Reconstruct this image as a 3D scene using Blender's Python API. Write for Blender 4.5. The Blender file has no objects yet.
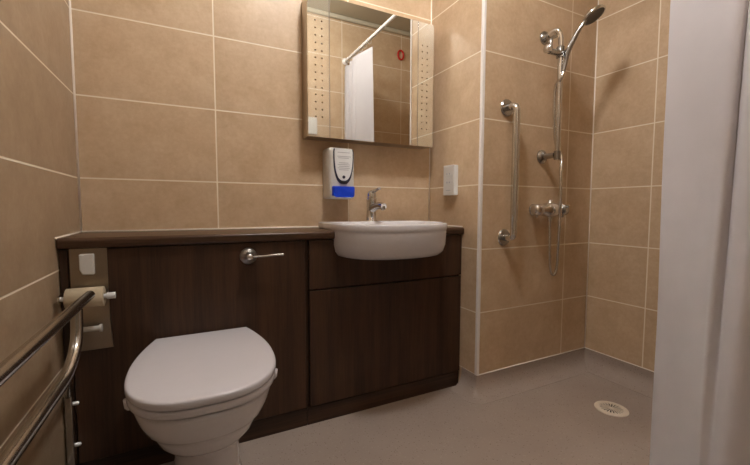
import bpy, bmesh, math, random
from mathutils import Vector, Matrix
random.seed(4)
PI = math.pi
C = bpy.context.scene.collection
SC = bpy.context.scene

# ---------------------------------------------------------------- materials
def lin(r, g, b):
    f = lambda c: (c/255/12.92) if c/255 <= .04045 else ((c/255+.055)/1.055)**2.4
    return (f(r), f(g), f(b), 1)

def newmat(name):
    m = bpy.data.materials.new(name); m.use_nodes = True
    nt = m.node_tree; b = nt.nodes['Principled BSDF']
    return m, nt, b

def N(nt, t, **kw):
    n = nt.nodes.new(t)
    for k, v in kw.items(): setattr(n, k, v)
    return n

def mth(nt, op, a, b=None, c=None):
    n = nt.nodes.new('ShaderNodeMath'); n.operation = op
    for i, v in enumerate((a, b, c)):
        if v is None: continue
        if isinstance(v, (int, float)): n.inputs[i].default_value = v
        else: nt.links.new(v, n.inputs[i])
    return n.outputs[0]

def mixc(nt, fac, a, b):
    n = nt.nodes.new('ShaderNodeMix'); n.data_type = 'RGBA'
    for s, v in ((n.inputs[0], fac), (n.inputs[6], a), (n.inputs[7], b)):
        if isinstance(v, (int, float, tuple)): s.default_value = v
        else: nt.links.new(v, s)
    return n.outputs[2]

def plain(name, col, rough=.5, metal=0, spec=.5, noise=.04, scale=30, coat=0, trans=0):
    m, nt, b = newmat(name)
    tc = N(nt, 'ShaderNodeTexCoord'); nz = N(nt, 'ShaderNodeTexNoise')
    nz.inputs['Scale'].default_value = scale; nz.inputs['Detail'].default_value = 3
    nt.links.new(tc.outputs['Object'], nz.inputs['Vector'])
    d = tuple(max(0, c*(1-noise*2)) for c in col[:3])+(1,)
    l = tuple(min(1, c*(1+noise*2)) for c in col[:3])+(1,)
    nt.links.new(mixc(nt, nz.outputs['Fac'], d, l), b.inputs['Base Color'])
    b.inputs['Roughness'].default_value = rough; b.inputs['Metallic'].default_value = metal
    b.inputs['Specular IOR Level'].default_value = spec
    b.inputs['Coat Weight'].default_value = coat
    b.inputs['Coat Roughness'].default_value = .08
    return m

TW, TH, COVE = .601, .300, .10
def tile_mat(name, x0, y0, dark=1.0, TW=TW):
    m, nt, b = newmat(name)
    tc = N(nt, 'ShaderNodeTexCoord'); sp = N(nt, 'ShaderNodeSeparateXYZ'); nt.links.new(tc.outputs['Object'], sp.inputs[0])
    ge = N(nt, 'ShaderNodeNewGeometry'); sn = N(nt, 'ShaderNodeSeparateXYZ'); nt.links.new(ge.outputs['Normal'], sn.inputs[0])
    side = mth(nt, 'GREATER_THAN', mth(nt, 'ABSOLUTE', sn.outputs[0]), .5)
    ux = mth(nt, 'DIVIDE', mth(nt, 'SUBTRACT', sp.outputs[0], x0), TW)
    uy = mth(nt, 'DIVIDE', mth(nt, 'SUBTRACT', sp.outputs[1], y0), TW)
    u = mth(nt, 'ADD', mth(nt, 'MULTIPLY', ux, mth(nt, 'SUBTRACT', 1.0, side)), mth(nt, 'MULTIPLY', uy, side))
    v = mth(nt, 'DIVIDE', mth(nt, 'SUBTRACT', sp.outputs[2], COVE), TH)
    def edge(t, size):
        f = mth(nt, 'FRACT', t)
        return mth(nt, 'MULTIPLY', mth(nt, 'MINIMUM', f, mth(nt, 'SUBTRACT', 1.0, f)), size)
    d = mth(nt, 'MINIMUM', edge(u, TW), edge(v, TH))
    mr = N(nt, 'ShaderNodeMapRange'); mr.inputs[1].default_value = .0018; mr.inputs[2].default_value = .0033
    nt.links.new(d, mr.inputs[0]); t = mr.outputs[0]          # 0 grout, 1 tile
    cb = N(nt, 'ShaderNodeCombineXYZ')
    nt.links.new(mth(nt, 'FLOOR', u), cb.inputs[0]); nt.links.new(mth(nt, 'FLOOR', v), cb.inputs[1]); nt.links.new(side, cb.inputs[2])
    wn = N(nt, 'ShaderNodeTexWhiteNoise'); nt.links.new(cb.outputs[0], wn.inputs['Vector'])
    va = N(nt, 'ShaderNodeVectorMath', operation='MULTIPLY_ADD')
    nt.links.new(wn.outputs['Color'], va.inputs[0]); va.inputs[1].default_value = (9, 9, 9); nt.links.new(tc.outputs['Object'], va.inputs[2])
    n1 = N(nt, 'ShaderNodeTexNoise'); n1.inputs['Scale'].default_value = 10; n1.inputs['Detail'].default_value = 8; n1.inputs['Roughness'].default_value = .62
    n1.inputs['Distortion'].default_value = .25
    n2 = N(nt, 'ShaderNodeTexNoise'); n2.inputs['Scale'].default_value = 55; n2.inputs['Detail'].default_value = 5; n2.inputs['Roughness'].default_value = .7
    nt.links.new(va.outputs[0], n1.inputs['Vector']); nt.links.new(va.outputs[0], n2.inputs['Vector'])
    s = mth(nt, 'ADD', mth(nt, 'MULTIPLY', n1.outputs['Fac'], .62), mth(nt, 'MULTIPLY', n2.outputs['Fac'], .38))
    s = mth(nt, 'ADD', s, mth(nt, 'MULTIPLY', mth(nt, 'SUBTRACT', wn.outputs['Value'], .5), .06))
    cr = N(nt, 'ShaderNodeValToRGB'); nt.links.new(s, cr.inputs[0])
    e = cr.color_ramp.elements
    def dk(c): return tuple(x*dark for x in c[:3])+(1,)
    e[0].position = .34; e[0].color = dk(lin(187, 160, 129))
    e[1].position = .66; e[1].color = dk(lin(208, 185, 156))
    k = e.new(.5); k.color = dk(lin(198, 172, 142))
    col = mixc(nt, t, lin(236, 226, 208), cr.outputs[0])
    nt.links.new(col, b.inputs['Base Color'])
    rr = N(nt, 'ShaderNodeMapRange'); rr.inputs[3].default_value = .7; rr.inputs[4].default_value = .40
    nt.links.new(t, rr.inputs[0]); nt.links.new(rr.outputs[0], b.inputs['Roughness'])
    b.inputs['Specular IOR Level'].default_value = .4
    bp = N(nt, 'ShaderNodeBump'); bp.inputs['Strength'].default_value = .25; bp.inputs['Distance'].default_value = .002
    nt.links.new(mth(nt, 'ADD', t, mth(nt, 'MULTIPLY', n2.outputs['Fac'], .12)), bp.inputs['Height']); nt.links.new(bp.outputs[0], b.inputs['Normal'])
    return m

def wood_mat(name, a, bcol, axis='Z', rough=.38):
    m, nt, b = newmat(name)
    tc = N(nt, 'ShaderNodeTexCoord'); mp = N(nt, 'ShaderNodeMapping'); nt.links.new(tc.outputs['Object'], mp.inputs[0])
    mp.inputs['Scale'].default_value = (26, 26, 1.1) if axis == 'Z' else (1.6, 38, 38)
    n1 = N(nt, 'ShaderNodeTexNoise'); n1.inputs['Scale'].default_value = 1; n1.inputs['Detail'].default_value = 6; n1.inputs['Distortion'].default_value = .5
    nt.links.new(mp.outputs[0], n1.inputs['Vector'])
    mp2 = N(nt, 'ShaderNodeMapping'); nt.links.new(tc.outputs['Object'], mp2.inputs[0])
    mp2.inputs['Scale'].default_value = (230, 230, 9) if axis == 'Z' else (9, 230, 230)
    n2 = N(nt, 'ShaderNodeTexNoise'); n2.inputs['Scale'].default_value = 1; n2.inputs['Detail'].default_value = 3; nt.links.new(mp2.outputs[0], n2.inputs['Vector'])
    s = mth(nt, 'ADD', mth(nt, 'MULTIPLY', n1.outputs['Fac'], .65), mth(nt, 'MULTIPLY', n2.outputs['Fac'], .35))
    cr = N(nt, 'ShaderNodeValToRGB'); nt.links.new(s, cr.inputs[0])
    cr.color_ramp.elements[0].position = .36; cr.color_ramp.elements[0].color = a
    cr.color_ramp.elements[1].position = .64; cr.color_ramp.elements[1].color = bcol
    nt.links.new(cr.outputs[0], b.inputs['Base Color'])
    b.inputs['Roughness'].default_value = rough; b.inputs['Specular IOR Level'].default_value = .35
    bp = N(nt, 'ShaderNodeBump'); bp.inputs['Strength'].default_value = .08; bp.inputs['Distance'].default_value = .001
    nt.links.new(n2.outputs['Fac'], bp.inputs['Height']); nt.links.new(bp.outputs[0], b.inputs['Normal'])
    return m

def floor_mat(name):
    m, nt, b = newmat(name)
    tc = N(nt, 'ShaderNodeTexCoord')
    n1 = N(nt, 'ShaderNodeTexNoise'); n1.inputs['Scale'].default_value = 5; n1.inputs['Detail'].default_value = 4
    vo = N(nt, 'ShaderNodeTexVoronoi'); vo.inputs['Scale'].default_value = 95
    v2 = N(nt, 'ShaderNodeTexVoronoi'); v2.inputs['Scale'].default_value = 63
    for n in (n1, vo, v2): nt.links.new(tc.outputs['Object'], n.inputs['Vector'])
    base = mixc(nt, n1.outputs['Fac'], lin(158, 144, 135), lin(172, 158, 148))
    f1 = mth(nt, 'LESS_THAN', vo.outputs['Distance'], .20)
    f2 = mth(nt, 'LESS_THAN', v2.outputs['Distance'], .17)
    sr = N(nt, 'ShaderNodeSeparateColor'); nt.links.new(vo.outputs['Color'], sr.inputs[0])
    f1 = mth(nt, 'MULTIPLY', f1, mth(nt, 'GREATER_THAN', sr.outputs[0], .55))
    c = mixc(nt, mth(nt, 'MULTIPLY', f1, .55), base, lin(88, 74, 64))
    c = mixc(nt, mth(nt, 'MULTIPLY', f2, .35), c, lin(190, 178, 164))
    nt.links.new(c, b.inputs['Base Color'])
    b.inputs['Roughness'].default_value = .42; b.inputs['Specular IOR Level'].default_value = .4
    bp = N(nt, 'ShaderNodeBump'); bp.inputs['Strength'].default_value = .15; bp.inputs['Distance'].default_value = .001
    nt.links.new(vo.outputs['Distance'], bp.inputs['Height']); nt.links.new(bp.outputs[0], b.inputs['Normal'])
    return m

def curtain_mat(name):
    m, nt, b = newmat(name)
    tc = N(nt, 'ShaderNodeTexCoord'); w = N(nt, 'ShaderNodeTexNoise'); w.inputs['Scale'].default_value = 14
    w.inputs['Detail'].default_value = 5
    nt.links.new(tc.outputs['Object'], w.inputs['Vector'])
    nt.links.new(mixc(nt, w.outputs['Fac'], lin(222, 220, 226), lin(232, 230, 236)), b.inputs['Base Color'])
    b.inputs['Roughness'].default_value = .75; b.inputs['Specular IOR Level'].default_value = .2
    b.inputs['Sheen Weight'].default_value = .2
    tr = N(nt, 'ShaderNodeBsdfTranslucent'); tr.inputs[0].default_value = lin(214, 210, 212)
    mx = N(nt, 'ShaderNodeMixShader'); mx.inputs[0].default_value = .3
    nt.links.new(b.outputs[0], mx.inputs[1]); nt.links.new(tr.outputs[0], mx.inputs[2])
    nt.links.new(mx.outputs[0], nt.nodes['Material Output'].inputs[0])
    bp = N(nt, 'ShaderNodeBump'); bp.inputs['Strength'].default_value = .35; bp.inputs['Distance'].default_value = .006
    nt.links.new(w.outputs['Fac'], bp.inputs['Height']); nt.links.new(bp.outputs[0], b.inputs['Normal'])
    return m

def strip_mat(name, xa):
    # half-frosted mirror strip with two columns of small etched dots
    m, nt, b = newmat(name)
    tc = N(nt, 'ShaderNodeTexCoord'); sp = N(nt, 'ShaderNodeSeparateXYZ'); nt.links.new(tc.outputs['Object'], sp.inputs[0])
    fx = mth(nt, 'SUBTRACT', mth(nt, 'ABSOLUTE', mth(nt, 'SUBTRACT', sp.outputs[0], xa+.015)), .015)
    w = mth(nt, 'DIVIDE', mth(nt, 'SUBTRACT', sp.outputs[2], 1.297), .0318)
    fz = mth(nt, 'MULTIPLY', mth(nt, 'SUBTRACT', w, mth(nt, 'ROUND', w)), .0318)
    d = mth(nt, 'SQRT', mth(nt, 'ADD', mth(nt, 'MULTIPLY', fx, fx), mth(nt, 'MULTIPLY', fz, fz)))
    k = mth(nt, 'LESS_THAN', d, .0036)
    k = mth(nt, 'MULTIPLY', k, mth(nt, 'LESS_THAN', sp.outputs[2], 1.297+.0318*13.5))
    k = mth(nt, 'MULTIPLY', k, mth(nt, 'GREATER_THAN', sp.outputs[2], 1.29))
    nt.links.new(mixc(nt, k, (.80, .79, .72, 1), lin(92, 70, 48)), b.inputs['Base Color'])
    nt.links.new(mth(nt, 'MULTIPLY', mth(nt, 'SUBTRACT', 1.0, k), .84), b.inputs['Metallic'])
    b.inputs['Roughness'].default_value = .02; b.inputs['Specular IOR Level'].default_value = .3
    return m

def emit(name, col, s):
    m, nt, b = newmat(name)
    b.inputs['Emission Color'].default_value = col; b.inputs['Emission Strength'].default_value = s
    b.inputs['Base Color'].default_value = col
    return m

M = dict(
    chrome=plain('chrome', (.70, .70, .70, 1), .12, 1, noise=.01),
    satin=plain('satin chrome', (.82, .81, .80, 1), .32, 1, noise=.01),
    steel=plain('brushed steel', (.52, .50, .47, 1), .22, 1, noise=.03),
    darkchrome=plain('shaded chrome', (.42, .42, .42, 1), .2, 1, noise=.02),  # darker copy of chrome, dark reflections put into the colour
    ceramic=plain('white ceramic', lin(214, 213, 219), .10, 0, .5, noise=.008, coat=.4),
    seat=plain('white seat plastic', lin(214, 212, 219), .16, 0, .5, noise=.008),
    plastic=plain('white plastic', lin(226, 228, 230), .35, noise=.01),
    offwhite=plain('off white plastic', lin(208, 206, 202), .4, noise=.01),
    greyprint=plain('grey print', lin(168, 170, 176), .5),
    navy=plain('navy plastic', lin(38, 42, 66), .3),
    blue=plain('blue push bar plastic', lin(14, 66, 214), .3),
    black=plain('dark plastic', lin(26, 26, 28), .4),
    rubber=plain('nozzle plate', lin(62, 58, 54), .35),
    mirror=plain('mirror glass', (.80, .80, .76, 1), .0, 1, noise=0),
    mframe=plain('mirror cabinet frame', (.50, .44, .35, 1), .28, 1, noise=0),
    dot=plain('etched dots', lin(120, 92, 62), .5),
    paper=plain('toilet paper', lin(190, 176, 152), .9, spec=.1, noise=.03),
    core=plain('card core', lin(120, 100, 78), .9),
    seal=plain('white sealant', lin(244, 236, 226), .45, noise=.02),
    trim=plain('white corner trim', lin(232, 228, 226), .35, noise=.01),
    ceil=plain('ceiling paint', lin(188, 180, 160), .85, noise=.01),
    paint=plain('hall paint', lin(200, 190, 172), .8, noise=.01),
    red=plain('red plastic', lin(196, 26, 18), .4),
    drain=plain('drain plastic', lin(232, 220, 204), .4),
    hole=plain('drain shadow', lin(22, 18, 15), .8),
    wood=wood_mat('dark walnut', lin(50, 34, 24), lin(76, 52, 37)),
    woodtop=wood_mat('walnut worktop', lin(54, 37, 26), lin(92, 66, 48), 'X', .30),
    kick=wood_mat('walnut plinth', lin(44, 30, 21), lin(78, 54, 39), 'X', .4),
    floor=floor_mat('speckled safety vinyl'),
    curtain=curtain_mat('white curtain cloth'),
    glow=emit('lamp diffuser glass', (1, .95, .88, 1), 6),
)

# ---------------------------------------------------------------- helpers
def obj(name, bm, mat, parent=None, smooth=False, bevel=0, seg=2, sub=0, auto=None):
    me = bpy.data.meshes.new(name)
    bmesh.ops.recalc_face_normals(bm, faces=bm.faces)
    bm.to_mesh(me); bm.free()
    o = bpy.data.objects.new(name, me); C.objects.link(o)
    me.materials.append(mat)
    if smooth:
        for p in me.polygons: p.use_smooth = True
        if auto is not None:
            me.set_sharp_from_angle(angle=math.radians(auto))
    if bevel:
        b = o.modifiers.new('bevel', 'BEVEL'); b.width = bevel; b.segments = seg; b.limit_method = 'ANGLE'; b.angle_limit = .6
        b.harden_normals = False
    if sub:
        s = o.modifiers.new('sub', 'SUBSURF'); s.levels = sub; s.render_levels = sub
    if parent:
        o.parent = parent; o.matrix_parent_inverse = parent.matrix_world.inverted() if False else Matrix.Translation(-parent.location)
    return o

def thing(name, label, cat, loc=(0, 0, 0), group=None):
    o = bpy.data.objects.new(name, None); C.objects.link(o); o.location = loc; o.empty_display_size = .05
    o['label'] = label; o['category'] = cat
    if group: o['group'] = group
    return o

def tag(o, label, cat, group=None):
    o['label'] = label; o['category'] = cat
    if group: o['group'] = group
    return o

def struct(name, bm, mat, **kw):
    o = obj(name, bm, mat, **kw); o['kind'] = 'structure'; return o

def box(bm, x0, x1, y0, y1, z0, z1):
    vs = [bm.verts.new(p) for p in ((x0,y0,z0),(x1,y0,z0),(x1,y1,z0),(x0,y1,z0),(x0,y0,z1),(x1,y0,z1),(x1,y1,z1),(x0,y1,z1))]
    for f in ((0,3,2,1),(4,5,6,7),(0,1,5,4),(1,2,6,5),(2,3,7,6),(3,0,4,7)): bm.faces.new([vs[i] for i in f])
    return bm

def bx(*a):
    return box(bmesh.new(), *a)

def fillet(pts, r, n=7):
    """rounds the corners of a polyline"""
    P = [Vector(p) for p in pts]; out = [P[0]]
    for i in range(1, len(P)-1):
        a, b, c = P[i-1], P[i], P[i+1]
        u, v = (a-b), (c-b); rr = min(r, u.length*.49, v.length*.49)
        p, q = b+u.normalized()*rr, b+v.normalized()*rr
        for k in range(n+1):
            t = k/n; out.append(p*(1-t)**2+b*2*t*(1-t)+q*t*t)
    out.append(P[-1]); return out

def catmull(pts, n=8):
    P = [Vector(p) for p in pts]; Q = [P[0]*2-P[1]]+P+[P[-1]*2-P[-2]]; out = []
    for i in range(1, len(Q)-2):
        for k in range(n):
            t = k/n
            out.append(.5*((2*Q[i])+(-Q[i-1]+Q[i+1])*t+(2*Q[i-1]-5*Q[i]+4*Q[i+1]-Q[i+2])*t*t+(-Q[i-1]+3*Q[i]-3*Q[i+1]+Q[i+2])*t**3))
    out.append(P[-1]); return out

def tube(bm, pts, r, seg=16, cap=True):
    P = [Vector(p) for p in pts]
    T = []
    for i in range(len(P)):
        a = P[max(0, i-1)]; b = P[min(len(P)-1, i+1)]; T.append((b-a).normalized())
    up = Vector((0, 0, 1)) if abs(T[0].z) < .9 else Vector((1, 0, 0))
    nrm = (up-T[0]*up.dot(T[0])).normalized(); rings = []
    for i, p in enumerate(P):
        nrm = (nrm-T[i]*nrm.dot(T[i])).normalized(); bn = T[i].cross(nrm)
        rr = r[i] if isinstance(r, (list, tuple)) else r
        rings.append([bm.verts.new(p+nrm*math.cos(2*PI*k/seg)*rr+bn*math.sin(2*PI*k/seg)*rr) for k in range(seg)])
    for a, b in zip(rings, rings[1:]):
        for k in range(seg): bm.faces.new((a[k], a[(k+1) % seg], b[(k+1) % seg], b[k]))
    if cap:
        bm.faces.new(rings[0][::-1]); bm.faces.new(rings[-1])
    return bm

def lathe(bm, prof, origin, axis, seg=32):
    """prof: list of (distance along axis, radius)"""
    A = Vector(axis).normalized(); O = Vector(origin)
    up = Vector((0, 0, 1)) if abs(A.z) < .9 else Vector((1, 0, 0))
    n = (up-A*up.dot(A)).normalized(); b = A.cross(n); rings = []
    for d, r in prof:
        if r < 1e-6: rings.append([bm.verts.new(O+A*d)])
        else: rings.append([bm.verts.new(O+A*d+(n*math.cos(2*PI*k/seg)+b*math.sin(2*PI*k/seg))*r) for k in range(seg)])
    for p, q in zip(rings, rings[1:]):
        for k in range(seg):
            k2 = (k+1) % seg
            if len(p) == 1 and len(q) == 1: continue
            if len(p) == 1: bm.faces.new((p[0], q[k2], q[k]))
            elif len(q) == 1: bm.faces.new((p[k], p[k2], q[0]))
            else: bm.faces.new((p[k], p[k2], q[k2], q[k]))
    return bm

def loft(bm, rings, cap0=True, cap1=True):
    R = [[bm.verts.new(p) for p in r] for r in rings]
    n = len(R[0])
    for a, b in zip(R, R[1:]):
        for k in range(n): bm.faces.new((a[k], a[(k+1) % n], b[(k+1) % n], b[k]))
    if cap0: bm.faces.new(R[0][::-1])
    if cap1: bm.faces.new(R[-1])
    return bm

# ---------------------------------------------------------------- room shell
X1, X2, D1 = 1.559, 2.360, .403      # side of the boxing, shower side wall, depth of the boxing
CH = 2.55                            # ceiling height
YF = -1.60                           # inner face of the front wall (the photographer stands in its doorway)
tA = tile_mat('beige tile back', -.129, -.6)
tB = tile_mat('beige tile boxing', -.129, -.45)
tC = tile_mat('beige tile shower back', 2.156, -.45)
tD = tile_mat('beige tile shower side', 0, -.705)
tL = tile_mat('beige tile left shaded', 0, .02, .67, .98)  # same tile, darkened evenly: the left wall's shade is put into the colour
tF = tile_mat('beige tile front', .397, 0)
struct('wall_back', bx(-.1, X1+.1, 0, .1, 0, CH), tA)
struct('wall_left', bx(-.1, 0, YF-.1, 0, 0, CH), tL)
struct('wall_boxing', bx(X1, X1+.1, -D1+.1, 0, 0, CH), tB)
struct('wall_shower_back', bx(X1, X2+.1, -D1, -D1+.1, 0, CH), tC)
struct('wall_right', bx(X2, X2+.1, YF-.1, -D1, 0, CH), tD)
bm = bmesh.new(); box(bm, .95, X2, YF-.1, YF, 0, CH); box(bm, 0, .95, YF-.1, YF, 2.08, CH)
struct('wall_front', bm, tF)
struct('floor', bx(-.7, X2+.1, -3.0, 0, -.05, 0), M['floor'])
struct('ceiling', bx(-.7, X2+.1, -3.0, .1, CH, CH+.05), M['ceil'])
# hallway behind the doorway
struct('wall_hall_back', bx(-.7, 1.7, -3.0, -2.9, 0, CH), M['paint'])
struct('wall_hall_left', bx(-.7, -.6, -2.9, YF-.1, 0, CH), M['paint'])
struct('wall_hall_right', bx(1.6, 1.7, -2.9, YF-.1, 0, CH), M['paint'])
struct('wall_hall_front', bx(-.6, -.1, YF-.1, YF-.02, 0, CH), M['paint'])

# coved vinyl upstand: profile (distance from wall, height)
COVE_R = .075
COVE_PROFILE = [(0, COVE), (.003, COVE), (.003, COVE_R)]
for k in range(1, 13):
    a = PI/2*k/12; COVE_PROFILE.append((.003+COVE_R*(1-math.cos(a)), COVE_R-COVE_R*math.sin(a)+.0012))
COVE_PROFILE += [(.003+COVE_R, .0), (0, 0)]
def cove(name, p0, p1, inward):
    """runs along a wall from p0 to p1; inward = unit vector away from the wall"""
    prof = COVE_PROFILE
    rings = []
    I = Vector((inward[0], inward[1], 0))
    for p in (p0, p1):
        rings.append([Vector((p[0], p[1], 0))+I*d+Vector((0, 0, z)) for d, z in prof])
    o = struct(name, loft(bmesh.new(), rings), M['floor'], smooth=True, auto=40)
    return o
cove('baseboard_boxing', (X1, -.2992), (X1, -D1), (-1, 0))
rings = []
for k in range(9):                  # rounded outside corner of the upstand
    a = PI+PI/2*k/8
    rings.append([Vector((X1+math.cos(a)*d, -D1+math.sin(a)*d, z)) for d, z in COVE_PROFILE])
struct('baseboard_corner', loft(bmesh.new(), rings), M['floor'], smooth=True, auto=40)
cove('baseboard_shower_back', (X1, -D1), (X2, -D1), (0, -1))
cove('baseboard_right', (X2, -D1), (X2, YF), (-1, 0))
cove('baseboard_left', (0, -.33), (0, YF), (1, 0))
cove('baseboard_front', (.95, YF), (X2, YF), (0, 1))

# white corner trim on the convex corner of the boxing
bm = bmesh.new()
prof = [(X1-.0035, -D1+.0105), (X1-.0035, -D1-.001)] + [(X1-.0035+.0035*(1-math.cos(a)), -D1-.001-.0035*math.sin(a)) for a in (.5, 1.0)] + [(X1, -D1-.0045), (X1+.011, -D1-.0045), (X1+.011, -D1+.001), (X1+.001, -D1+.001), (X1+.001, -D1+.0105)]
loft(bm, [[Vector((x, y, z)) for x, y in prof] for z in (COVE, CH)])
struct('trim_1', bm, M['trim'])
def bead(name, a, b, r=.0042):
    struct(name, tube(bmesh.new(), [a, b], r, 8), M['seal'], smooth=True)
bead('trim_2', (.0012, -.0012, .80), (.0012, -.0012, CH), .0048)
bead('trim_3', (X1-.001, -.001, .80), (X1-.001, -.001, CH), .0036)
bead('trim_4', (X2-.001, -D1-.001, COVE), (X2-.001, -D1-.001, CH), .0036)
bead('trim_5', (.002, -.001, .801), (X1-.002, -.001, .801), .004)
bead('trim_6', (.001, -.004, .801), (.001, -.300, .799), .0032)
bead('trim_7', (X1+.004, -D1-.0015, COVE), (X2-.003, -D1-.0015, COVE), .003)
bead('trim_8', (X2-.0015, -D1-.004, COVE), (X2-.0015, YF+.004, COVE), .003)
bead('trim_9', (X1-.001, -.004, .801), (X1-.001, -.284, .801), .003)
# door lining round the doorway
bm = bmesh.new(); box(bm, .925, .95, YF-.11, YF+.01, 0, 2.08); box(bm, 0, .95, YF-.11, YF+.01, 2.055, 2.08)
struct('trim_10', bm, M['trim'], bevel=.003)
# shallow coving between front wall and ceiling
struct('trim_11', bx(0, X2, YF, YF+.03, CH-.035, CH), M['ceil'], bevel=.01)

# ---------------------------------------------------------------- fitted furniture
YP = -.285                # face of the panels
t = thing('toilet_cabinet', 'dark walnut boxed-in cistern unit behind the toilet', 'cabinet', (.385, -.14, 0))
obj('carcass', bx(.003, .768, YP+.019, -.003, .075, .764), M['wood'], t)
obj('front_panel', bx(.026, .7665, YP, YP+.018, .078, .762), M['wood'], t, bevel=.0012)
obj('end_stile', bx(.003, .0235, YP+.002, YP+.018, .078, .762), M['wood'], t, bevel=.001)
obj('plinth', bx(.003, .771, YP+.006, YP+.022, .0, .073), M['kick'], t, bevel=.001)
t = thing('basin_cabinet', 'dark walnut vanity unit under the wash basin', 'cabinet', (1.16, -.14, 0))
bm = bmesh.new(); box(bm, .772, X1-.004, YP+.019, -.003, .075, .66); box(bm, .772, .868, YP+.019, -.003, .66, .764); box(bm, 1.446, X1-.004, YP+.019, -.003, .66, .764)
obj('carcass', bm, M['wood'], t)
# upper fixed panel, cut out round the bowl
bm = bmesh.new()
x0, x1, z0, z1 = .784, X1-.005, .566, .762
cx, hw = 1.140, .250
xs = [x0, cx-hw-.0001] + [cx-hw*math.cos(PI*k/24) for k in range(25)] + [cx+hw+.0001, x1]
R_ = []
for x in xs:
    q = abs(x-cx)/hw
    zt = z1 if q > 1 else .712+(z1-.712)*q**5
    R_.append([Vector((x, YP, z0)), Vector((x, YP+.018, z0)), Vector((x, YP+.018, zt)), Vector((x, YP, zt))])
loft(bm, R_)
obj('upper_panel', bm, M['wood'], t)
obj('door', bx(.784, X1-.005, YP, YP+.018, .078, .557), M['wood'], t, bevel=.0015)
obj('plinth', bx(.7725, X1-.006, YP+.006, YP+.022, .0, .073), M['kick'], t, bevel=.001)

# post-formed worktop, rounded front edge, with a gap for the basin body
def top_profile(y_front):
    p = [(-.003, .766), (-.003, .7985)]
    for k in range(0, 7):
        a = PI/2*k/6; p.append((y_front+.011-.011*math.sin(a), .7985-.011+.011*math.cos(a)))
    for k in range(0, 5):
        a = PI/2*k/4; p.append((y_front+.008-.008*math.cos(a), .774-.008*math.sin(a)))
    return p
bm = bmesh.new()
for xa, xb in ((.003, .8865), (1.3875, X1-.003)):
    loft(bm, [[Vector((x, y, z)) for y, z in top_profile(-.300)] for x in (xa, xb)])
box(bm, .8865, 1.3875, -.085, -.003, .766, .7985)
o = obj('worktop', bm, M['woodtop'], smooth=True, auto=45)
tag(o, 'brown wood-effect worktop running over both dark cabinets', 'worktop')

# ---------------------------------------------------------------- wash basin
BX = 1.137
def basin_outline(hw, yb, ym, yf, n=3.0, cnt=40):
    """closed outline: straight back, straight sides to ym, rounded front to yf"""
    P = [Vector((BX+hw-.012, yb, 0)), Vector((BX+hw, yb-.012, 0)), Vector((BX+hw, (yb+ym)/2, 0))]
    for k in range(cnt+1):
        a = PI*k/cnt; c, s = math.cos(a), math.sin(a)
        P.append(Vector((BX+hw*math.copysign(abs(c)**(2/n), c), ym+(yf-ym)*abs(s)**(2/n), 0)))
    P += [Vector((BX-hw, (yb+ym)/2, 0)), Vector((BX-hw, yb-.012, 0)), Vector((BX-hw+.012, yb, 0))]
    return P
def atz(P, z): return [Vector((p.x, p.y, z)) for p in P]
bm = bmesh.new()
rings = []
# underside / body (z, half width, back, mid, front)
for z, hw, yb, ym, yf in ((.686, .12, -.14, -.29, -.40), (.687, .200, -.12, -.29, -.455), (.695, .230, -.11, -.29, -.485), (.712, .242, -.10, -.29, -.503),
                          (.74, .248, -.10, -.29, -.513), (.79, .249, -.10, -.29, -.520), (.7995, .2495, -.10, -.29, -.520)):
    rings.append(atz(basin_outline(hw, yb, ym, yf, 2.35), z))
def rim(hw, yb, ym, yf, z, nn=3.0): rings.append(atz(basin_outline(hw, yb, ym, yf, nn), z))
rim(.250, -.090, -.29, -.521, .8005, 2.35); rim(.2515, -.084, -.29, -.522, .803, 2.35); rim(.252, -.082, -.29, -.523, .810, 2.35)
rim(.252, -.082, -.29, -.523, .822, 2.35); rim(.250, -.085, -.29, -.521, .828, 2.35); rim(.245, -.090, -.29, -.516, .830, 2.35)
rim(.240, -.175, -.29, -.504, .830, 2.3); rim(.235, -.182, -.29, -.498, .825, 2.3); rim(.226, -.19, -.29, -.488, .80, 2.3)
rim(.21, -.20, -.30, -.465, .755, 2.3); rim(.15, -.22, -.30, -.41, .722, 2.2); rim(.04, -.27, -.30, -.33, .714, 2)
loft(bm, rings)
t = thing('wash_basin', 'white semi-recessed wash basin set in the worktop', 'basin', (BX, -.25, .69))
obj('bowl', bm, M['ceramic'], t, smooth=True, auto=60)
obj('waste', lathe(bmesh.new(), [(0, .0), (0, .021), (.003, .021), (.004, .017), (.002, .006), (.002, 0)], (BX, -.30, .7143), (0, 0, 1)), M['chrome'], t, smooth=True)

# ---------------------------------------------------------------- mixer tap on the basin ledge
TX, TY = 1.136, -.128
t = thing('basin_tap', 'chrome single-lever mixer tap at the back of the basin', 'tap', (TX, TY, .83))
obj('body', lathe(bmesh.new(), [(0, 0), (0, .028), (.004, .028), (.007, .0245), (.05, .022), (.09, .0235), (.105, .0245), (.112, .023), (.115, .0)], (TX, TY, .8302), (0, -.04, 1)), M['chrome'], t, smooth=True, auto=50)
pts = catmull([(TX, TY-.012, .888), (TX, TY-.055, .899), (TX, TY-.10, .903), (TX, TY-.128, .899)], 6)
spt = obj('spout', tube(bmesh.new(), pts, [.0185-.0045*i/(len(pts)-1) for i in range(len(pts))], 18), M['chrome'], t, smooth=True, auto=50)
obj('nozzle', lathe(bmesh.new(), [(0, 0), (0, .0105), (.016, .0105), (.016, .008), (.012, 0)], (TX, TY-.119, .899), (0, -.15, -1), 20), M['darkchrome'], spt, smooth=True, auto=50)
bm = bmesh.new()
lathe(bm, [(0, 0), (0, .0225), (.014, .0215), (.024, .017), (.030, .008), (.031, 0)], (TX, TY-.0045, .9455), (0, -.06, 1), 24)
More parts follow.
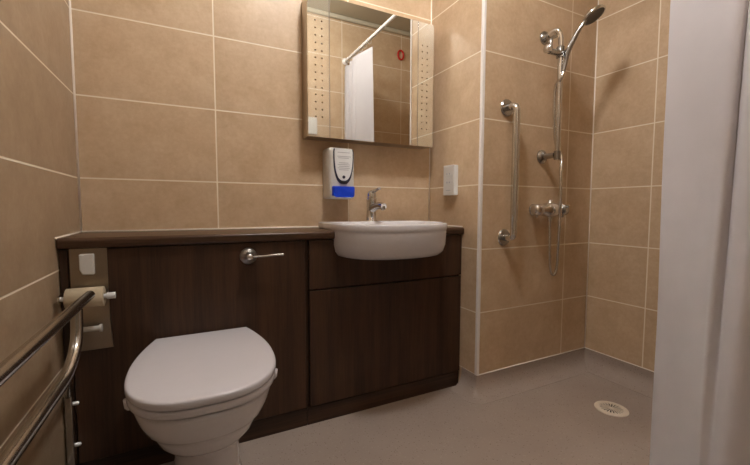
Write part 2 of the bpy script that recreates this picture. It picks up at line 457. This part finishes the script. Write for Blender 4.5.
tube(bm, catmull([(TX, TY-.008, .967), (TX, TY-.045, .973), (TX, TY-.085, .980)], 5), [.0095-.003*i/10 for i in range(11)], 12)
obj('lever', bm, M['chrome'], t, smooth=True, auto=50)

# ---------------------------------------------------------------- toilet
TCX = .394
t = thing('toilet', 'white back-to-wall toilet with its lid closed', 'toilet', (TCX+.01, -.45, 0))
def tx(y): return TCX - (-.29-y)*.014           # the pan sits very slightly turned
def pan_ring(z, hw, yb, yf, wmid=.5, back=.8, n=2.5, cnt=44):
    """egg plan: back width hw*back, widest at wmid, rounded front"""
    ym = yb+(yf-yb)*wmid; P = []
    for k in range(cnt+1):
        a = PI*k/cnt; c, s = math.cos(a), math.sin(a)
        P.append((hw*math.copysign(abs(c)**(2/n), c), ym+(yf-ym)*abs(s)**(2/n)))
    m = 10
    for k in range(1, m+1):
        u = k/m; w = hw*(1-(1-back)*u**1.8); P.append((-w, ym+(yb-ym)*u))
    for k in range(m, 0, -1):
        u = k/m; w = hw*(1-(1-back)*u**1.8); P.append((w, ym+(yb-ym)*u))
    return [Vector((tx(y)+x, y, z)) for x, y in P]
bm = bmesh.new()
S = [  # z, hw, yb, yf, back
 (.0, .108, -.29, -.655, .9), (.012, .108, -.29, -.655, .9), (.03, .100, -.29, -.640, .9), (.10, .093, -.29, -.625, .95), (.19, .093, -.29, -.632, .98),
 (.232, .098, -.29, -.650, 1.0), (.247, .106, -.29, -.680, 1.0), (.262, .120, -.29, -.710, .98), (.285, .135, -.29, -.734, .96), (.308, .143, -.29, -.746, .95),
 (.325, .146, -.29, -.755, .95), (.331, .154, -.29, -.766, .93), (.338, .163, -.29, -.772, .92), (.36, .171, -.29, -.782, .90), (.395, .180, -.29, -.790, .88), (.403, .178, -.29, -.788, .88), (.406, .172, -.29, -.78, .88)]
loft(bm, [pan_ring(z, hw, yb, yf, .5, bk) for z, hw, yb, yf, bk in S])
obj('pan', bm, M['ceramic'], t, smooth=True, auto=60)
def slab(z0, z1, hw, yb, yf, back, r, dome=0, n=2.6):
    rr = []
    for z, d in ((z0, r), (z0+r*.4, r*.25), (z0+r, 0), (z1-r, 0), (z1-r*.45, r*.22), (z1-r*.1, r*.7), (z1, r*1.5)):
        rr.append(pan_ring(z, hw-d, yb-d, yf+d, .5, back, n))
    if dome:
        rr.append(pan_ring(z1+dome*.6, hw*.75, yb-.05, yf+.09, .5, back, n)); rr.append(pan_ring(z1+dome, hw*.35, yb-.16, yf+.2, .5, back, n))
    return loft(bmesh.new(), rr)
obj('seat', slab(.409, .430, .188, -.315, -.794, .80, .005), M['seat'], t, smooth=True, auto=50)
obj('lid', slab(.4315, .454, .191, -.298, -.798, .765, .006, .003), M['seat'], t, smooth=True, auto=50)
for s in (-1, 1):
    obj('hinge', tube(bmesh.new(), [(TCX+s*.075-.03, -.305, .420), (TCX+s*.075+.03, -.305, .420)], .009, 12), M['chrome'], t, smooth=True, auto=50)
# seat buffers hanging at the side of the rim
for x, y in ((tx(-.62)-.178, -.63), (tx(-.60)+.181, -.62)):
    obj('buffer', lathe(bmesh.new(), [(0, 0), (0, .013), (.02, .011), (.027, .006), (.028, 0)], (x, y, .411), (0, 0, -1), 14), M['seat'], t, smooth=True)
for x in (TCX-.008-.100, TCX-.008+.100):
    obj('screw_cap', lathe(bmesh.new(), [(0, .0), (0, .008), (.005, .007), (.007, 0)], (x, -.50, .02), (1 if x > .4 else -1, 0, .3), 12), M['plastic'], t, smooth=True)

# flush lever on the panel
t = thing('flush_lever', 'chrome flush lever with round boss above the toilet', 'flush lever', (.548, YP, .714))
obj('boss', lathe(bmesh.new(), [(0, 0), (0, .030), (.006, .030), (.014, .026), (.020, .018), (.034, .013), (.044, .012), (.048, .008), (.049, 0)], (.552, YP-.0005, .714), (0, -1, 0), 32), M['satin'], t, smooth=True, auto=50)
pts = catmull([(.560, YP-.036, .714), (.60, YP-.040, .7145), (.635, YP-.044, .717), (.672, YP-.046, .718)], 6)
obj('lever', tube(bmesh.new(), pts, [.0030+.0022*i/(len(pts)-1) for i in range(len(pts))], 12), M['chrome'], t, smooth=True, auto=50)

# ---------------------------------------------------------------- toilet roll holder and roll
t = thing('toilet_roll_holder', 'tall chrome double toilet roll holder in the left corner', 'roll holder', (.076, YP, .44))
bm = bmesh.new()
n = 14; rings = []
for i in range(n+1):
    u = i/n; z = .764-u*.322
    bow = .002+.010*math.sin(PI*max(0, (u-.55)/.45))
    wl, wr = .029-.0*u, .124+.006*max(0, (u-.5)*2)
    rings.append([Vector((wl, YP-.001, z)), Vector((wl, YP-bow-.001, z)), Vector(((wl+wr)/2, YP-bow-.003, z)), Vector((wr, YP-bow-.001, z)), Vector((wr, YP-.001, z))])
obj('back_plate', loft(bm, rings), plain('shaded chrome plate', (.36, .31, .25, 1), .28, 1, noise=.04), t, smooth=True, auto=50)  # chrome plate; its dark reflections are put into the base colour
bm = bmesh.new()
loft(bm, [[Vector((x, YP-y, z)) for x, z in ((.055, .748), (.092, .748), (.092, .684), (.062, .684), (.055, .70))] for y in (.0045, .016, .020)])
obj('lock_cover', bm, M['offwhite'], t, bevel=.003)
obj('spindle', tube(bmesh.new(), [(.012, -.345, .622), (.128, -.345, .622), (.129, -.345, .622), (.150, -.345, .622)], [.007, .007, .010, .010], 14), M['plastic'], t, smooth=True, auto=50)
obj('spindle', tube(bmesh.new(), [(.046, -.335, .522), (.055, -.335, .522), (.056, -.335, .522), (.104, -.335, .522), (.105, -.335, .522), (.111, -.335, .522)], [.013, .013, .008, .008, .012, .012], 14), M['offwhite'], t, smooth=True, auto=50)
bm = bmesh.new(); box(bm, .012, .016, -.352, YP-.002, .612, .634); box(bm, .0135, .0165, -.345, -.338, .615, .63)
obj('side_arm', bm, M['steel'], t, bevel=.001)
obj('side_arm', bx(.041, .046, -.345, YP-.002, .508, .536), M['steel'], t, bevel=.001)
bm = bmesh.new(); R1, R0 = .030, .012
lathe(bm, [(0, R0), (0, R1-.001), (.001, R1), (.091, R1), (.092, R1-.001), (.092, R0), (0, R0)], (.030, -.345, .622), (1, 0, 0), 40)
o = obj('toilet_roll', bm, M['paper'], smooth=True, auto=50)
tag(o, 'cream toilet paper roll on the upper spindle of the holder', 'toilet roll')

# ---------------------------------------------------------------- fold-down support rail at the left
RX = .105
t = thing('support_rail', 'chrome double-bar drop-down support rail along the left wall', 'support rail', (RX, -.6, .5))
up = [(RX, -.392, .643), (RX, -.44, .647), (RX, -1.50, .647)]
low = [(RX, -1.50, .512), (RX, -.735, .512), (RX, -.66, .517), (RX, -.592, .565), (RX, -.582, .642)]
obj('upper_bar', tube(bmesh.new(), [(RX, -.440, .647), (RX, -.445, .647), (RX, -1.445, .647)], .0125, 18), M['steel'], t, smooth=True, auto=50)
obj('lower_bar', tube(bmesh.new(), fillet([(RX, -1.445, .512), (RX, -.68, .512), (RX, -.590, .560), (RX, -.580, .640)], .05, 10), .0125, 18), M['steel'], t, smooth=True, auto=50)
arc = [Vector((RX, -1.445-.0675*math.sin(a), .5795+.0675*math.cos(a))) for a in [PI*k/14 for k in range(15)]]
obj('end_loop', tube(bmesh.new(), arc, .0125, 18), M['steel'], t, smooth=True, auto=50)
obj('hinge_arm', tube(bmesh.new(), [(RX-.004, -.655, .514), (.016, -.318, .318)], .008, 10), M['darkchrome'], t, smooth=True, auto=50)
obj('mounting_post', bx(.004, .024, YP-.034, YP-.001, 0, .325), M['steel'], t, bevel=.003)
for z in (.284, .151):
    obj('bolt', lathe(bmesh.new(), [(0, 0), (0, .006), (.006, .006), (.012, .0055), (.014, .003), (.0145, 0)], (.0235, YP-.016, z), (1, 0, 0), 12), M['plastic'], t, smooth=True, auto=50)

# ---------------------------------------------------------------- mirror cabinet
MX0, MX1, MZ0, MZ1, MD = .841, 1.506, 1.208, 1.822, .100
t = thing('mirror_cabinet', 'wall mirror cabinet with dotted side strips above the basin', 'mirror', ((MX0+MX1)/2, -.05, MZ0))
obj('body', bx(MX0+.002, MX1-.002, -MD+.006, -.0005, MZ0+.002, MZ1-.002), M['mframe'], t)
SA, SB = .941, 1.411
for a, b in ((MX0, SA-.001), (SB+.001, MX1)):
    s = obj('side_strip', bx(a, b, -MD, -MD+.005, MZ0, MZ1), strip_mat('dotted mirror strip', .876 if a < 1 else 1.436), t)
obj('mirror_door', bx(SA+.001, SB-.001, -MD, -MD+.005, MZ0, MZ1), M['mirror'], t)
obj('seam', bx(SA-.0022, SA+.0022, -MD-.0006, -MD+.003, MZ0, MZ1), M['darkchrome'], t)
obj('seam', bx(SB-.0022, SB+.0022, -MD-.0006, -MD+.003, MZ0, MZ1), M['darkchrome'], t)

# ---------------------------------------------------------------- soap dispenser
t = thing('soap_dispenser', 'white wall soap dispenser with a blue push bar', 'soap dispenser', (1.0, -.05, .935))
def shell(x0, x1, z0, z1, y, r=.012, n=5):
    P = []
    for cxx, cz, a0 in ((x1-r, z1-r, 0), (x0+r, z1-r, 1), (x0+r, z0+r, 2), (x1-r, z0+r, 3)):
        for k in range(n+1):
            a = PI/2*(a0+k/n); P.append(Vector((cxx+r*math.cos(a), y, cz+r*math.sin(a))))
    return P
bm = bmesh.new()
loft(bm, [shell(.940, 1.066, .936, 1.168, -.001, .010), shell(.938, 1.068, .934, 1.170, -.02, .012), shell(.940, 1.066, .934, 1.170, -.078, .014), shell(.945, 1.061, .939, 1.166, -.094, .018), shell(.953, 1.053, .947, 1.158, -.100, .018)])
obj('housing', bm, M['offwhite'], t, smooth=True, auto=50)
def shield(s, y):
    P = []
    cz = 1.150
    for k in range(25):
        a = PI*k/24
        P.append(Vector((1.006+.050*s*math.copysign(abs(math.cos(a))**.75, math.cos(a)), y, cz-.148*s*math.sin(a)**.8 if 0 < k < 24 else cz)))
    P.append(Vector((1.006-.047*s, y, cz+.012))); P.append(Vector((1.006+.047*s, y, cz+.012)))
    return P
obj('cover_outline', loft(bmesh.new(), [shield(1.0, -.0985), shield(1.0, -.1035)]), M['navy'], t)
obj('front_cover', loft(bmesh.new(), [shield(.90, -.102), shield(.89, -.1055)]), M['plastic'], t)
bm = bmesh.new()
for z, w, o_ in ((1.146, .030, 0), (1.128, .034, .002), (1.121, .026, -.001), (1.099, .024, 0), (1.091, .030, 0), (1.083, .026, .002), (1.075, .03, -.001), (1.067, .024, 0)):
    box(bm, 1.006-w+o_, 1.006+w+o_, -.1062, -.105, z-.0012, z+.0012)
obj('printed_text', bm, M['greyprint'], t)
bm = bmesh.new(); lathe(bm, [(0, 0), (0, .0075), (.0012, .0075), (.0012, 0)], (1.006, -.1052, 1.034), (0, -1, 0), 20)
obj('emblem', bm, M['navy'], t)
obj('window', bx(.989, 1.023, -.1068, -.103, 1.003, 1.016), M['black'], t, bevel=.002)
bm = bmesh.new()
loft(bm, [shell(.950, 1.060, .947, .992, -.095, .006), shell(.950, 1.060, .947, .992, -.108, .007), shell(.957, 1.053, .941, .990, -.116, .008)])
obj('push_bar', bm, M['blue'], t, smooth=True, auto=50)

# ---------------------------------------------------------------- shaver socket on the boxing side
t = thing('shaver_socket', 'white two-pin shaver socket box on the tiled return wall', 'socket', (X1-.01, -.185, 1.02))
obj('back_box', bx(X1-.026, X1-.0005, -.247, -.167, .957, 1.105), M['plastic'], t, bevel=.004)
obj('faceplate', bx(X1-.031, X1-.026, -.248, -.166, .956, 1.106), M['offwhite'], t, bevel=.002)
for y, z in ((-.207, 1.062), (-.227, 1.062), (-.207, 1.02), (-.227, 1.02)):
    obj('pin_hole', bx(X1-.0325, X1-.0309, y+.006, y+.014, z-.004, z+.004), M['greyprint'], t)
obj('label_line', bx(X1-.0323, X1-.0309, -.224, -.190, .979, .982), M['greyprint'], t)

# ---------------------------------------------------------------- vertical grab bar
t = thing('grab_bar', 'vertical chrome grab bar on the shower wall', 'grab bar', (1.71, -D1, .75))
GX, GY = 1.709, -D1-.062
obj('bar', tube(bmesh.new(), fillet([(GX, -D1-.003, 1.362), (GX, GY, 1.362), (GX, GY, .752), (GX, -D1-.003, .752)], .045, 10), .0162, 20), M['chrome'], t, smooth=True, auto=50)
obj('grip', tube(bmesh.new(), [(GX, GY, .86), (GX, GY, 1.30)], .0168, 20), M['chrome'], t, smooth=True, auto=50)
for z in (1.362, .752):
    obj('flange', lathe(bmesh.new(), [(0, 0), (0, .038), (.004, .040), (.009, .036), (.011, .019), (.011, 0)], (GX, -D1-.0005, z), (0, -1, 0), 32), M['darkchrome'], t, smooth=True, auto=40)

# ---------------------------------------------------------------- shower set
SX, SY = 1.963, -D1-.085
t = thing('shower_riser_rail', 'chrome vertical shower riser rail with curved top bracket', 'shower rail', (SX, -D1, 1.12))
obj('pole', tube(bmesh.new(), fillet([(SX-.012, -D1-.004, 1.728), (SX-.012, SY+.01, 1.742), (SX, SY, 1.70), (SX, SY, 1.125)], .045, 10), .0125, 18), M['chrome'], t, smooth=True, auto=50)
obj('wall_bracket', lathe(bmesh.new(), [(0, 0), (0, .033), (.005, .033), (.012, .028), (.02, .016), (.03, .0145), (.03, 0)], (SX-.012, -D1-.0005, 1.728), (0, -1, 0), 28), M['darkchrome'], t, smooth=True, auto=40)
bm = bmesh.new()
lathe(bm, [(0, 0), (0, .035), (.005, .035), (.012, .029), (.02, .015), (.075, .013), (.075, 0)], (SX-.006, -D1-.0005, 1.150), (0, -1, 0), 28)
lathe(bm, [(0, 0), (0, .016), (.04, .016), (.04, 0)], (SX, SY, 1.128), (0, 0, 1), 20)
obj('wall_bracket', bm, M['darkchrome'], t, smooth=True, auto=40)
bm = bmesh.new()
lathe(bm, [(0, 0), (0, .020), (.046, .020), (.05, .017), (.05, 0)], (SX, SY, 1.608), (0, 0, 1), 22)
tube(bm, [(SX-.085, SY-.004, 1.622), (SX-.04, SY-.004, 1.622), (SX, SY-.006, 1.626), (SX+.028, SY-.018, 1.630)], [.014, .013, .016, .017], 16)
tube(bm, fillet([(SX-.074, SY-.004, 1.634), (SX-.074, SY-.002, 1.682), (SX-.036, SY, 1.700)], .03), .008, 12)
obj('slider', bm, M['darkchrome'], t, smooth=True, auto=50)
bm = bmesh.new()
lathe(bm, [(0, 0), (0, .018), (.016, .020), (.018, .018), (.018, 0)], (SX-.086, SY-.004, 1.629), (-1, 0, 0), 18)
obj('clamp_knob', bm, M['chrome'], t, smooth=True, auto=50)

# handset
HP = [Vector(p) for p in ((1.958, -.510, 1.534), (1.966, -.515, 1.585), (1.969, -.525, 1.63), (1.983, -.555, 1.698), (1.993, -.578, 1.735), (2.005, -.587, 1.762))]
H0 = HP[0]; H1 = Vector((2.028, -.600, 1.769))
t = thing('shower_handset', 'round chrome shower handset tilted in its holder', 'shower head', H0)
pts = catmull(HP, 6)
obj('handle', tube(bmesh.new(), pts, [.0075+.0045*math.sin(PI*min(1, i/(len(pts)-1)*1.15)) for i in range(len(pts))], 16), M['darkchrome'], t, smooth=True, auto=50)
nn = Vector((.19, -.46, -.86)).normalized()
hd = obj('head', lathe(bmesh.new(), [(-.026, 0), (-.024, .016), (-.016, .034), (-.004, .049), (.004, .052), (.008, .050), (.009, .045)], H1, nn, 36), M['chrome'], t, smooth=True, auto=60)
obj('spray_plate', lathe(bmesh.new(), [(.007, 0), (.0085, .02), (.0085, .046), (.006, .046)], H1, nn, 36), M['rubber'], hd, smooth=True, auto=60)

# valve
VX, VY, VZ = 1.967, -D1-.052, .884
t = thing('shower_valve', 'chrome thermostatic shower bar valve with two end knobs', 'shower valve', (VX, -D1, VZ))
obj('valve_body', lathe(bmesh.new(), [(-.074, 0), (-.074, .020), (-.05, .023), (-.04, .032), (-.01, .037), (.01, .037), (.04, .032), (.05, .023), (.074, .020), (.074, 0)], (VX, VY, VZ), (1, 0, 0), 28), M['chrome'], t, smooth=True, auto=50)
for s in (-1, 1):
    bm = bmesh.new()
    lathe(bm, [(.075, 0), (.075, .024), (.080, .030), (.106, .028), (.114, .022), (.117, 0)], (VX, VY, VZ), (s, 0, 0), 24)
    for k in range(3):
        a = 2*PI*k/3+.5; d = Vector((0, math.cos(a), math.sin(a)))
        tube(bm, [Vector((VX+s*.094, VY, VZ))+d*.018, Vector((VX+s*.094, VY, VZ))+d*.038], [.008, .006], 10)
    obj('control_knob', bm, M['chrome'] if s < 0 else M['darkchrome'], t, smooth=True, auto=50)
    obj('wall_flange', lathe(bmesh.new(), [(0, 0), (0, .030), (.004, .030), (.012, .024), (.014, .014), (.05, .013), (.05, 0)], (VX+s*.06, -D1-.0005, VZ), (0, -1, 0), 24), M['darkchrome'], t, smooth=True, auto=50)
obj('top_cap', lathe(bmesh.new(), [(.02, 0), (.02, .013), (.044, .012), (.049, .008), (.05, 0)], (VX, VY, VZ), (0, 0, 1), 18), M['chrome'], t, smooth=True, auto=50)
obj('hose_outlet', lathe(bmesh.new(), [(.02, 0), (.02, .013), (.040, .013), (.052, .010), (.06, .009), (.06, 0)], (VX, VY, VZ), (0, 0, -1), 18), M['chrome'], t, smooth=True, auto=50)

# hose: down from the valve, loops and climbs beside the rail to the handset
pts = catmull([(VX, VY, VZ-.058), (VX+.001, VY-.002, .75), (VX+.003, VY-.004, .64), (VX+.012, VY-.008, .572), (VX+.028, VY-.014, .560), (VX+.040, VY-.018, .595), (VX+.038, VY-.022, .67),
               (VX+.020, VY-.038, .76), (SX+.003, SY-.024, .90), (SX+.001, SY-.022, 1.05), (SX+.021, SY-.006, 1.14), (SX+.012, SY+.022, 1.22), (SX+.002, SY+.027, 1.38), (SX-.004, SY+.018, 1.48), (H0.x-.006, H0.y+.006, H0.z-.03), tuple(H0)], 10)
bm = tube(bmesh.new(), pts, [.0068+(.0006 if i % 2 else 0) for i in range(len(pts))], 10)
tag(obj('shower_hose', bm, M['chrome'], smooth=True, auto=60), 'flexible chrome shower hose looping below the valve', 'hose')

# ---------------------------------------------------------------- floor drain
t = thing('floor_drain', 'round pale plastic drain grate in the shower floor', 'drain', (2.018, -.762, 0))
DX, DY = 2.018, -.762
obj('rim', lathe(bmesh.new(), [(0, .066), (.003, .066), (.0052, .060), (.0052, .046), (.003, .045), (.001, .045)], (DX, DY, 0), (0, 0, 1), 48), M['drain'], t, smooth=True, auto=40)
obj('sump_shade', lathe(bmesh.new(), [(.0008, 0), (.0008, .0455)], (DX, DY, 0), (0, 0, 1), 32), M['hole'], t)  # flat dark disc, its colour stands in for shade below the grate
bm = bmesh.new()
lathe(bm, [(.0045, 0), (.0045, .010), (.0025, .010), (.0025, 0)], (DX, DY, 0), (0, 0, 1), 20)
for k in range(20):
    a = 2*PI*k/20; d = Vector((math.cos(a), math.sin(a), 0)); q = Vector((-d.y, d.x, 0)); O = Vector((DX, DY, 0))
    rg = []
    for r_, w in ((.009, .0006), (.024, .0016), (.046, .0042)):
        rg.append([O+d*r_+q*w+Vector((0, 0, .0045)), O+d*r_-q*w+Vector((0, 0, .0045)), O+d*r_-q*w+Vector((0, 0, .0025)), O+d*r_+q*w+Vector((0, 0, .0025))])
    loft(bm, rg)
obj('grate', bm, M['drain'], t)

# ---------------------------------------------------------------- shower curtain and rail
CX0, CZ = 1.630, 2.175
t = thing('curtain_rail', 'straight white shower curtain rail overhead', 'curtain rail', (CX0, -1.0, CZ))
obj('pole', tube(bmesh.new(), [(CX0, YF+.004, CZ), (CX0, -D1-.006, CZ)], .0125, 16), M['trim'], t, smooth=True, auto=50)
for y, d in ((YF+.0005, 1), (-D1-.005, -1)):
    obj('end_flange', lathe(bmesh.new(), [(0, 0), (0, .030), (.006, .030), (.012, .018), (.012, 0)], (CX0, y, CZ), (0, d, 0), 20), M['trim'], t, smooth=True, auto=50)
for y in (-1.12, -1.2, -1.28, -1.36, -1.44, -1.52):
    bm = bmesh.new()
    ring = [Vector((CX0+.019*math.cos(2*PI*k/16), y, CZ-.010+.022*math.sin(2*PI*k/16))) for k in range(17)]
    tube(bm, ring, .002, 6, cap=False)
    obj('hook', bm, M['plastic'], t, smooth=True)

# curtain plan: a list of fold control points (x, y), gathered more tightly low down
bm = bmesh.new()
plan_top = [(1.666, -1.088), (1.659, -1.092), (1.640, -1.130), (1.612, -1.198), (1.580, -1.262), (1.574, -1.283), (1.581, -1.291), (1.578, -1.300), (1.566, -1.318), (1.562, -1.350), (1.600, -1.372), (1.640, -1.390), (1.600, -1.405),
            (1.585, -1.435), (1.655, -1.460), (1.660, -1.49), (1.60, -1.52), (1.60, -1.56)]
NZ = 70
cols = None
grid = []
for j in range(NZ+1):
    z = .03+(CZ-.062-.03)*j/NZ
    u = 1-j/NZ                      # 0 at the rail, 1 at the hem
    P = []
    for i, (x, y) in enumerate(plan_top):
        k = .5+.5*min(1, u*2.6)     # folds deepen away from the rail
        xx = CX0-.008+(x-CX0+.008)*k
        xx += .007*math.sin(3.1*z+i*1.7)*min(1, u*2)+.014*max(0, u-.3)
        sh = max(0, u-.3)
        yy = y+.004*math.sin(4.3*z+i*2.3)*u+(.060*sh if 3 < i < 10 else 0)
        P.append((xx, yy, z))
    grid.append(catmull(P, 6))
V = [[bm.verts.new(p) for p in r] for r in grid]
for a, b in zip(V, V[1:]):
    for k in range(len(a)-1): bm.faces.new((a[k], a[k+1], b[k+1], b[k]))
o = obj('shower_curtain', bm, M['curtain'], smooth=True)
sm = o.modifiers.new('thick', 'SOLIDIFY'); sm.thickness = .0012
tag(o, 'long white fabric shower curtain hanging in folds at the right', 'shower curtain')

# ---------------------------------------------------------------- things seen in the mirror
t = thing('emergency_pull_handle', 'red alarm pull-cord handle looped high on the front wall', 'pull cord', (2.19, YF+.02, 2.33))
ring = [Vector((2.19+.030*math.cos(2*PI*k/20), YF+.0088, 2.33+.042*math.sin(2*PI*k/20))) for k in range(21)]
obj('handle', tube(bmesh.new(), ring, .008, 10, cap=False), M['red'], t, smooth=True)
t = thing('wall_switch_plate', 'small white switch plate on the tiled front wall', 'switch', (1.32, YF, 1.6))
obj('plate', bx(1.285, 1.365, YF+.0005, YF+.012, 1.52, 1.66), M['plastic'], t, bevel=.003)
obj('rocker', bx(1.305, 1.345, YF+.012, YF+.016, 1.56, 1.62), M['plastic'], t, bevel=.002)

# ---------------------------------------------------------------- lights
LX, LY = .95, -.87
t = thing('ceiling_light', 'round warm white ceiling light in the middle of the room', 'light', (LX, LY, CH-.03))
obj('housing', lathe(bmesh.new(), [(0, 0), (0, .150), (.03, .150), (.045, .138), (.045, .128), (.03, .120)], (LX, LY, CH-.0005), (0, 0, -1), 48), M['plastic'], t, smooth=True, auto=40)
obj('diffuser', lathe(bmesh.new(), [(.012, .12), (.028, .119), (.030, .10), (.031, 0)], (LX, LY, CH), (0, 0, -1), 48), M['glow'], t, smooth=True, auto=40)
def area(name, loc, size, power, col, rot=(0, 0, 0)):
    l = bpy.data.lights.new(name, 'AREA'); l.shape = 'DISK'; l.size = size; l.energy = power; l.color = col
    o = bpy.data.objects.new(name, l); C.objects.link(o); o.location = loc; o.rotation_euler = rot
    return o
l = bpy.data.lights.new('room_lamp', 'POINT'); l.energy = 36; l.color = (1, .98, .965); l.shadow_soft_size = .09
o = bpy.data.objects.new('room_lamp', l); C.objects.link(o); o.location = (LX, LY, CH-.15)
area('hall_fill', (.6, -2.4, CH-.03), .3, 2, (1, .95, .9))  # unseen fill light added in the hallway
w = bpy.data.worlds.new('world'); SC.world = w; w.use_nodes = True
w.node_tree.nodes['Background'].inputs[0].default_value = (1, .85, .7, 1); w.node_tree.nodes['Background'].inputs[1].default_value = .1

# ---------------------------------------------------------------- camera
cam = bpy.data.cameras.new('camera'); co = bpy.data.objects.new('camera', cam); C.objects.link(co)
cam.sensor_fit = 'HORIZONTAL'; cam.sensor_width = 36; cam.lens = 371.1/750*36; cam.clip_start = .02
yaw, pit, rol = .4664, .0659, .0019
fw = Vector((math.sin(yaw)*math.cos(pit), math.cos(yaw)*math.cos(pit), -math.sin(pit)))
r = Vector((math.cos(yaw), -math.sin(yaw), 0)); u = r.cross(fw)
r2 = r*math.cos(rol)+u*math.sin(rol); u2 = -r*math.sin(rol)+u*math.cos(rol)
mw = Matrix((r2, u2, -fw)).transposed().to_4x4(); mw.translation = Vector((.35724, -1.71573, .89161))
co.matrix_world = mw
SC.camera = co
SC.view_settings.view_transform = 'Standard'; SC.view_settings.look = 'None'; SC.view_settings.exposure = 0
SC.cycles.caustics_reflective = True; SC.cycles.blur_glossy = 0.0
SC.cycles.sample_clamp_indirect = 0
